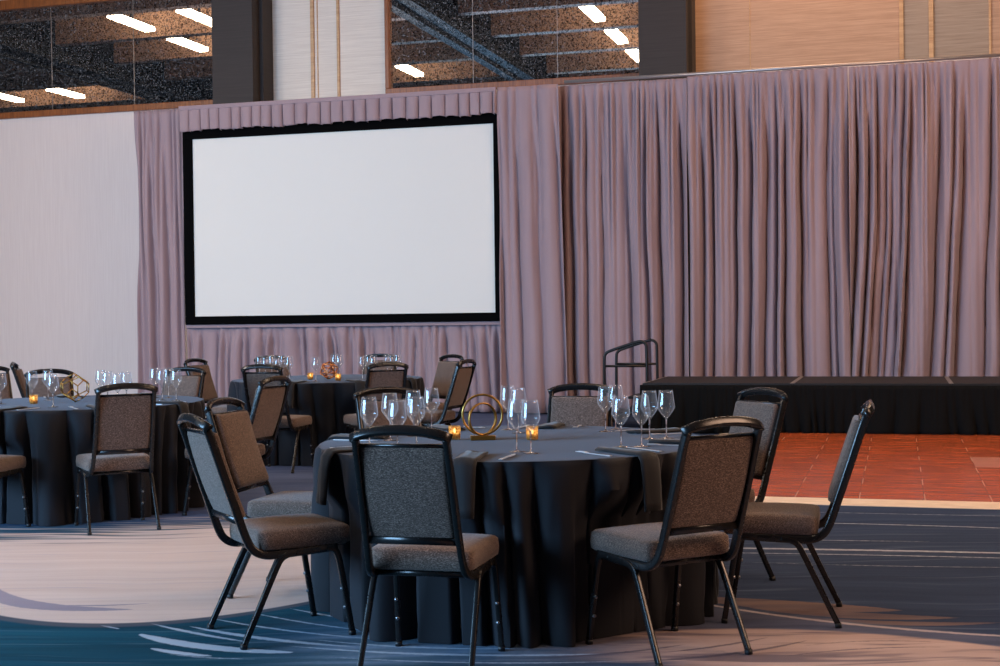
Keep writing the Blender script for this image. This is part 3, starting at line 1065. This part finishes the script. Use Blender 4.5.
def tablecloth(c, label, seed, nf=22, nth=600):
    r = random.Random(seed)
    # fold directions with individual widths and depths
    kn = []
    a = 0
    while a < 2 * PI - .12:
        kn.append(a); a += (2 * PI / nf) * r.choice((.55, .75, 1, 1.25, 1.6))
    am = [r.uniform(.45, 1.0) for _ in kn]
    sk = [r.uniform(.65, 1.5) for _ in kn]
    kn.append(2 * PI)
    import bisect
    def fold(th):
        th %= 2 * PI
        i = min(bisect.bisect_right(kn, th) - 1, len(kn) - 2)
        q = (th - kn[i]) / (kn[i + 1] - kn[i])
        return am[i] * abs(math.sin(PI * q ** sk[i])) ** .75 - .72
    dents = []
    for (k_, (x_, y_), (fx_, fy_), l_, g_) in CHAIRS:
        v_ = Vector((x_, y_, 0)) - c
        if v_.length < 1.8:
            dents.append((math.atan2(v_.y, v_.x), v_.length - .535))
    def limit(th, z):
        m_ = 9.0
        for (a_, d_) in dents:
            da = abs((th - a_ + PI) % (2 * PI) - PI)
            k_ = min(1, max(0, (.40 - da) / .13)); k_ = k_ * k_ * (3 - 2 * k_)
            kz = min(1, max(0, (.75 - z) / .26)); kz = kz * kz * (3 - 2 * kz)
            m_ = min(m_, d_ / max(.2, math.cos(min(da, .5))) + (1.10 - d_) * (1 - k_ * kz))
        return m_
    bm = bmesh.new()
    rows = []
    prof = [(0.0, 0), (.3, 0), (.6, 0), (.85, 0), (.895, 0), (.912, .0)]
    for (rr, _) in prof:
        if rr == 0:
            rows.append([bm.verts.new((0, 0, TZ))]); continue
        rows.append([bm.verts.new((rr * math.cos(2 * PI * j / nth), rr * math.sin(2 * PI * j / nth), TZ - (.0005 if rr < .9 else .002))) for j in range(nth)])
    H = TZ - .006
    ts = [.012, .03, .06, .1, .16, .24, .34, .46, .58, .7, .82, .92, 1.0]
    for t in ts:
        row = []
        for j in range(nth):
            th = 2 * PI * j / nth
            d = fold(th + .05 * math.sin(3 * th + seed) * t)
            am_ = .18 * min(1, t * 2.0 + .05) ** .7
            rr = TR + .006 + .006 * min(1, t * 10) + d * am_ + .012 * min(1, t * 4) * mnoise.noise((th * 9, t * 5, seed)) + .005 * min(1, t * 6) * mnoise.noise((th * 26, t * 13, seed + 3))
            z = TZ - .006 - H * t
            rr = min(rr, limit(th, z))
            row.append(bm.verts.new((rr * math.cos(th), rr * math.sin(th), max(z, .003))))
        rows.append(row)
    for a_, b_ in zip(rows, rows[1:]):
        for j in range(nth):
            k = (j + 1) % nth
            if len(a_) == 1: bm.faces.new((a_[0], b_[j], b_[k]))
            else: bm.faces.new((a_[j], a_[k], b_[k], b_[j]))
    o = obj('tablecloth', bm, M['cloth'], autosmooth=.9)
    o.location = c
    return tag(o, label, 'tablecloth')


table(T1, 'round banquet table nearest the camera under a black cloth')
table(T2, 'round banquet table on the left under a black cloth')
table(T3, 'round banquet table at the back below the screen under a black cloth')
tablecloth(T1, 'black floor length cloth with deep folds on the nearest round table', 3, 36)
tablecloth(T2, 'black floor length cloth on the round table at the left', 8, 34)
tablecloth(T3, 'black floor length cloth on the far round table below the screen', 15, 28, 420)

# ------------------------------------------------------------------ wine glasses
def build_glass():
    t = thing('wine_glass', '', 'wine glass')
    bm = bmesh.new()
    zb = .092
    outer = [(.004, zb), (.010, zb + .006), (.022, zb + .022), (.034, zb + .040), (.0405, zb + .052), (.0415, zb + .058), (.0405, zb + .066), (.037, zb + .095), (.0335, zb + .120), (.0315, zb + .134)]
    inner = [(r - .0012, z + (.0025 if i == 0 else .0008)) for i, (r, z) in enumerate(outer)]
    inner[0] = (0.0, zb + .004)
    inner[-1] = (outer[-1][0] - .0012, outer[-1][1])
    lathe(bm, [(0, zb - .002)] + outer + inner[::-1], 28)
    obj('bowl', bm, M['glass'], t)
    bm = bmesh.new()
    lathe(bm, [(0, .0035), (.0033, .006), (.0033, .06), (.0042, zb - .004), (.006, zb + .002), (0, zb + .003)], 14)
    obj('stem', bm, M['glass_solid'], t)
    bm = bmesh.new()
    lathe(bm, [(0, 0), (.034, 0), (.036, .001), (.034, .002), (.012, .0042), (.004, .009), (0, .011)], 28)
    obj('foot', bm, M['glass_solid'], t)
    return t


GL = build_glass()
first = [True]


def glass(x, y, label, grp, z=TZ, rz=0):
    if first[0]:
        first[0] = False
        GL.location = (x, y, z); GL['label'] = label; GL['group'] = grp
    else:
        dup(GL, (x, y, z), rz, label, grp)


ga, gb, gc = 'wine glasses on the nearest table', 'wine glasses on the left table', 'wine glasses on the far table'
for x, y, l in [
    (-.598, 6.2, 'leftmost empty wine glass on the nearest table'),
    (-.528, 6.5, 'tall empty wine glass second from left on the nearest table'),
    (-.452, 5.95, 'frontmost empty wine glass of the left cluster on the nearest table'),
    (-.385, 6.2, 'wide looking empty wine glass in the middle of the left cluster on the nearest table'),
    (-.43, 6.72, 'empty wine glass at the back of the left cluster on the nearest table'),
    (-.350, 6.9, 'empty wine glass at the right end of the left cluster, nearest table'),
    (.066, 5.885, 'front left empty wine glass just right of the gold ring sculpture'),
    (.125, 5.81, 'empty wine glass directly before the candle right of the gold ring'),
    (.036, 7.04, 'farthest empty wine glass next to the gold ring sculpture'),
    (.086, 6.83, 'empty wine glass behind the central front glasses, left of the right candle'),
    (.523, 6.85, 'back left empty wine glass of the right cluster on the nearest table'),
    (.585, 6.98, 'empty wine glass just right of the back left one in the right cluster'),
    (.529, 6.04, 'front left empty wine glass of the right cluster, behind the folded napkin'),
    (.62, 6.05, 'front right empty wine glass of the right cluster, on the napkin end'),
    (.696, 6.42, 'empty wine glass second from right on nearest table, before the stage corner'),
    (.776, 6.43, 'rightmost empty wine glass on the nearest table, before the black stage skirt'),
]:
    glass(x, y, l, ga)
for x, y, l in [
    (-3.58, 9.80, 'wine glass at the left picture edge on the left table'),
    (-3.43, 10.02, 'wine glass right behind the candle on the left table'),
    (-3.38, 10.22, 'middle one of the three wine glasses before the dark blue chair back'),
    (-3.07, 9.38, 'wine glass just left of the gold polyhedron, near the left table edge'),
    (-2.94, 10.06, 'first wine glass right of the gold polyhedron on the left table'),
    (-2.81, 9.78, 'second wine glass right of the gold polyhedron on the left table'),
    (-2.637, 9.42, 'front wine glass behind the middle of the grey chair back, left table'),
    (-2.643, 9.66, 'rear wine glass behind the middle of the grey chair back, left table'),
    (-2.616, 10.35, 'leftmost wine glass of the right cluster on the left table'),
    (-2.486, 10.05, 'front wine glass of the right cluster on the left table'),
    (-2.505, 10.32, 'rear wine glass of the right cluster on the left table'),
    (-2.36, 9.95, 'rightmost wine glass on the left table, before the chair facing us'),
]:
    glass(x, y, l, gb)
for x, y, l in [
    (-2.377, 13.5, 'leftmost wine glass on the far table'),
    (-2.266, 13.2, 'second wine glass from the left on the far table'),
    (-2.267, 13.56, 'third wine glass from the left on the far table'),
    (-2.15, 13.2, 'wine glass in the middle of the left cluster on the far table'),
    (-2.15, 13.52, 'wine glass second from the right in the left cluster on the far table'),
    (-2.02, 13.08, 'wine glass at the right end of the left cluster on the far table'),
    (-1.72, 12.75, 'wine glass standing left of the copper polyhedron on the far table'),
    (-1.673, 13.8, 'wine glass behind the copper polyhedron on the far table'),
    (-1.588, 13.5, 'wine glass just right of the copper polyhedron, behind the small candle'),
    (-1.308, 12.95, 'leftmost wine glass of the right cluster on the far table'),
    (-1.278, 13.3, 'second wine glass of the right cluster on the far table'),
    (-1.206, 13.0, 'third wine glass of the right cluster on the far table'),
    (-1.106, 13.4, 'wine glass right of the hidden chair crest on the far table'),
    (-1.047, 13.15, 'second wine glass from the right on the far table'),
    (-1.01, 13.45, 'rightmost wine glass on the far table'),
]:
    glass(x, y, l, gc)

# ------------------------------------------------------------------ votive candles
def build_votive():
    t = thing('votive_candle', '', 'candle')
    bm = bmesh.new()
    lathe(bm, [(0, .002), (.024, .002), (.027, .006), (.029, .066), (.0275, .066), (.0255, .010), (0, .009)], 24)
    obj('glass_cup', bm, M['votive'], t, autosmooth=.9)
    bm = bmesh.new()
    lathe(bm, [(0, .0095), (.022, .0095), (.022, .028), (.018, .030), (0, .029)], 20)
    cd = obj('wax', bm, M['wax'], t)
    bm = bmesh.new()
    lathe(bm, [(0, .030), (.004, .036), (.005, .042), (.003, .050), (0, .058)], 10)
    obj('flame', bm, M['flame'], cd)
    return t


VO = build_votive()
vl = [(-.222, 6.50, 'lit amber votive candle left of the gold ring on the nearest table'),
      (.145, 6.42, 'lit amber votive candle right of the gold ring on the nearest table'),
      (-3.33, 9.75, 'lit votive candle in front of the left wine glasses on the left table'),
      (-1.82, 13.1, 'lit yellow votive candle left of the copper polyhedron on the far table'),
      (-1.52, 12.80, 'lit votive candle at the front right of the copper polyhedron on the far table')]
for i, (x, y, l) in enumerate(vl):
    if i == 0:
        VO.location = (x, y, TZ); VO['label'] = l; VO['group'] = 'votive candles'
    else:
        dup(VO, (x, y, TZ), 0, l)

# ------------------------------------------------------------------ centrepieces
t = thing('ring_sculpture', 'two brushed gold rings on a small block, centre of the nearest table', 'centrepiece', (-.088, 6.47, TZ), .12)
bm = bmesh.new()
box(bm, (0, 0, .011), (.118, .05, .022), None, 0, .003)
obj('base_block', bm, M['gold'], t, smooth=False)
for rad, ang, tube in ((.094, -.12, .011), (.074, .45, .009)):
    bm = bmesh.new()
    ca, sa = math.cos(ang), math.sin(ang)
    pts = [(rad * math.sin(a) * ca, rad * math.sin(a) * sa, .022 + tube * .4 + rad - rad * math.cos(a)) for a in [2 * PI * i / 48 for i in range(48)]]
    n_ = Vector((-sa, ca, 0))
    sweep(bm, pts, tube, .018, up=n_, seg=10, p=3, closed=True)
    obj('ring', bm, M['gold'], t)


def wire(name, label, loc, verts, edges, r, mat, rot=(0, 0, 0)):
    bm = bmesh.new()
    R = Matrix.Rotation(rot[2], 3, 'Z') @ Matrix.Rotation(rot[1], 3, 'Y') @ Matrix.Rotation(rot[0], 3, 'X')
    V = [R @ Vector(v) for v in verts]
    zmin = min(v.z for v in V)
    V = [v - Vector((0, 0, zmin - r)) for v in V]
    for a, b in edges:
        d = (V[b] - V[a]).normalized()
        sweep(bm, [V[a] - d * r * .4, V[b] + d * r * .4], r * 2, r * 2, up=(.3, .2, 1) if abs(d.z) < .9 else (1, 0, 0), seg=6, p=2)
    o = obj(name, bm, mat)
    o.location = loc
    return tag(o, label, 'centrepiece')


import itertools
tv = []
for perm in set(itertools.permutations((0, 1, 2))):
    for s1 in (-1, 1):
        for s2 in (-1, 1):
            v = [0, 0, 0]
            v[perm[0]] = 0; v[perm[1]] = s1 * 1; v[perm[2]] = s2 * 2
            tv.append(tuple(v))
tv = sorted(set(tv))
te = [(i, j) for i in range(len(tv)) for j in range(i) if abs((Vector(tv[i]) - Vector(tv[j])).length - math.sqrt(2)) < .01]
S = .046
wire('wire_polyhedron', 'open gold wire polyhedron with hexagon faces, centre of the left table', (T2.x + .0, T2.y, TZ), [tuple(c * S for c in v) for v in tv], te, .0042, M['gold'], (math.radians(54.7), 0, .5))
ph = (1 + 5 ** .5) / 2
iv = [(0, s * 1, q * ph) for s in (-1, 1) for q in (-1, 1)] + [(s * 1, q * ph, 0) for s in (-1, 1) for q in (-1, 1)] + [(q * ph, 0, s * 1) for s in (-1, 1) for q in (-1, 1)]
ie = [(i, j) for i in range(12) for j in range(i) if abs((Vector(iv[i]) - Vector(iv[j])).length - 2) < .01]
S = .046
wire('wire_polyhedron', 'small copper wire polyhedron with triangle faces, centre of the far table', (-1.635, 13.05, TZ), [tuple(c * S for c in v) for v in iv], ie, .0055, M['copper'], (.3, .2, .4))

# ------------------------------------------------------------------ place settings
def build_napkin():
    """folded napkin lying on the table and hanging over its edge; local +Y points out of the table, y=0 at the rim"""
    bm = bmesh.new()
    w = .105
    path = [(-.27, .005), (-.2, .006), (-.1, .005), (-.02, .006), (.012, .003), (.030, -.02), (.040, -.07), (.046, -.13), (.050, -.19), (.052, -.225)]
    cols = 7
    top, bot = [], []
    for i, (y, z) in enumerate(path):
        t = i / (len(path) - 1)
        y0, z0 = path[max(i - 1, 0)]; y1, z1 = path[min(i + 1, len(path) - 1)]
        tn = Vector((0, y1 - y0, z1 - z0)).normalized()
        nn = Vector((0, -tn.z, tn.y))
        th = .009 if i < 5 else .007
        ra, rb = [], []
        for j in range(cols):
            q = j / (cols - 1) - .5
            wob = .004 * math.sin(7 * q + 3 * t)
            x = q * w * (1 - .10 * t) + .012 * t
            p = Vector((x, y, z)) + nn * wob
            ra.append(bm.verts.new(p + nn * th * (1 if 0 < j < cols - 1 else .7)))
            rb.append(bm.verts.new(p - nn * .002 if z > -.01 else p - nn * .003))
        top.append(ra); bot.append(rb)
    n = len(path)
    for i in range(n - 1):
        for j in range(cols - 1):
            bm.faces.new((top[i][j], top[i][j + 1], top[i + 1][j + 1], top[i + 1][j]))
            bm.faces.new((bot[i][j], bot[i + 1][j], bot[i + 1][j + 1], bot[i][j + 1]))
        bm.faces.new((top[i][0], top[i + 1][0], bot[i + 1][0], bot[i][0]))
        bm.faces.new((top[i][-1], bot[i][-1], bot[i + 1][-1], top[i + 1][-1]))
    for j in range(cols - 1):
        bm.faces.new((top[0][j], bot[0][j], bot[0][j + 1], top[0][j + 1]))
        bm.faces.new((top[-1][j], top[-1][j + 1], bot[-1][j + 1], bot[-1][j]))
    return obj('napkin', bm, M['napkin'])


def plate_outline(bm, pts, z, th):
    lo = [bm.verts.new((x, y, z)) for x, y in pts]
    hi = [bm.verts.new((x, y, z + th)) for x, y in pts]
    bm.faces.new(hi); bm.faces.new(lo[::-1])
    for i in range(len(pts)):
        k = (i + 1) % len(pts)
        bm.faces.new((lo[i], lo[k], hi[k], hi[i]))


def build_fork():
    bm = bmesh.new()
    pts = [(-.007, -.105), (.007, -.105), (.008, -.09), (.004, -.04), (.003, .03), (.011, .045), (.0125, .06)]
    for i in range(4):                      # four tines
        x1 = .0125 - i * .007
        x0 = x1 - .0042
        pts += [(x1 - .0004, .1), (x0 + .0004, .1)]
        pts += [(x0, .064), (x0 - .0028, .064)] if i < 3 else [(-.0125, .06)]
    pts += [(-.011, .045), (-.003, .03), (-.004, -.04), (-.008, -.09)]
    plate_outline(bm, pts, 0, .0025)
    for v in bm.verts:                       # bent profile
        v.co.z += .010 * max(0, (v.co.y - .02) / .08) * (1 - .5 * max(0, (v.co.y - .06) / .04)) + .002
    return obj('fork', bm, M['steel'], smooth=False)


def build_knife():
    bm = bmesh.new()
    pts = [(-.006, -.115), (.006, -.115), (.0075, -.1), (.0055, -.01), (.010, .0), (.0105, .06), (.007, .095), (.0, .115), (-.006, .1), (-.0062, 0), (-.0055, -.01), (-.0075, -.1)]
    plate_outline(bm, pts, .0015, .0028)
    return obj('knife', bm, M['steel'], smooth=False)


NAP, FRK, KNF = build_napkin(), build_fork(), build_knife()
cnt = [0]


def put(src, loc, rz, label, cat, grp):
    o = src if src.get('label') is None else src.copy()
    if o is not src: COL.objects.link(o)
    o.location = loc; o.rotation_euler = (0, 0, rz)
    return tag(o, label, cat, grp)


def setting(c, ang, who, tab, cutlery=True, skew=0.0, shift=0.0):
    d = Vector((math.cos(ang), math.sin(ang), 0)); s = Vector((d.y, -d.x, 0))
    rz = math.atan2(-d.x, d.y)
    put(NAP, c + d * TR + s * shift + Vector((0, 0, TZ + .001)), rz + skew, 'dark napkin over the %s table edge at %s' % (tab, who), 'napkin', 'napkins on the %s table' % tab)
    if cutlery:
        put(FRK, c + d * .76 + s * (.155 + shift) + Vector((0, 0, TZ + .001)), rz + PI + .05, 'steel fork on the %s table before %s' % (tab, who), 'fork', 'forks on the %s table' % tab)
        put(KNF, c + d * .75 - s * (.135 - shift) + Vector((0, 0, TZ + .001)), rz + PI - .06, 'steel knife on the %s table before %s' % (tab, who), 'knife', 'knives on the %s table' % tab)


R = math.radians
for a, who, sk in [(-103, 'the grey chair nearest the camera', .1), (-54, 'the brown grey chair on the front right', .0), (-151, 'the front left chair', 0), (163, 'the warm brown backed chair', 0),
                   (-17, 'the chair seen in profile', 0), (27, 'the bluish chair before the stage', 0), (76, 'the chair left of the stage rails', 0), (117, 'the dark chair behind the glasses', 0)]:
    setting(T1, R(a), who, 'nearest', True, sk)
for a, who in [(-62, 'the grey chair seen from behind'), (-106, 'the chair cut by the picture edge'), (-22, 'the dark brown chair on the right end'), (72, 'the chair facing us on the right'), (114, 'the dark blue chair behind the glasses')]:
    setting(T2, R(a), who, 'left', True)
for a, who in [(-104, 'the black backed chair'), (-64, 'the dark brown chair at the front'), (-24, 'the brown chair on the right'), (157, 'the leaning brown chair')]:
    setting(T3, R(a), who, 'far', False)

# ------------------------------------------------------------------ light
def area(name, loc, target, size, sizey, energy, col, spread=None):
    l = bpy.data.lights.new(name, 'AREA')
    l.shape = 'RECTANGLE'; l.size = size; l.size_y = sizey
    l.energy = energy; l.color = col
    if spread: l.spread = spread
    o = bpy.data.objects.new(name, l)
    COL.objects.link(o)
    o.location = loc
    o.rotation_euler = (Vector(target) - Vector(loc)).to_track_quat('-Z', 'Y').to_euler()
    return o


area('window_daylight', (-9.5, 3.0, 2.6), (0, 8.5, .6), 7, 2.8, 2050, (.33, .63, 1.0))
area('wall_washer', (-9.5, 11.5, 4.4), (-4.5, 20.0, 3.2), 3, 1.5, 450, (1, .92, .90))
area('warm_downlight', (6.5, 11.0, 6.6), (4.2, 12.8, 0), 4, 3, 280, (1, .70, .48))
area('warm_wall_light', W(3.6, .25, 8.3), W(3.9, 1.15, 5.0), 4.5, .3, 190, (1, .66, .42))
area('room_light', (8.0, 3.5, 5.2), (-1.5, 7.5, .4), 3.5, 3, 500, (1, .63, .43))

w = bpy.data.worlds.new('room_ambient')
scn.world = w
w.use_nodes = True
bg = w.node_tree.nodes['Background']
bg.inputs[0].default_value = (.62, .72, .9, 1)
bg.inputs[1].default_value = .02

# ------------------------------------------------------------------ camera
cam = bpy.data.cameras.new('camera')
co = bpy.data.objects.new('camera', cam)
COL.objects.link(co)
cam.sensor_width = 36
cam.lens = 1369.0 / 1000 * 36
p, r = .0124, .0128
fw = Vector((0, math.cos(p), -math.sin(p)))
up = Vector((0, math.sin(p), math.cos(p)))
rt = Vector((1, 0, 0))
# picture content turned counter-clockwise by r = camera turned clockwise
rt2 = rt * math.cos(r) - up * math.sin(r)
up2 = up * math.cos(r) + rt * math.sin(r)
m = Matrix((rt2, up2, -fw)).transposed().to_4x4()
m.translation = (0, 0, 1.345)
co.matrix_world = m
cam.clip_end = 200
scn.camera = co

vsn = scn.view_settings
vsn.view_transform = 'Standard'
vsn.look = 'None'
vsn.gamma = 1
vsn.use_curve_mapping = False
vsn.exposure = 0.0
scn.cycles.use_denoising = True
scn.cycles.max_bounces = 8
scn.cycles.transparent_max_bounces = 24
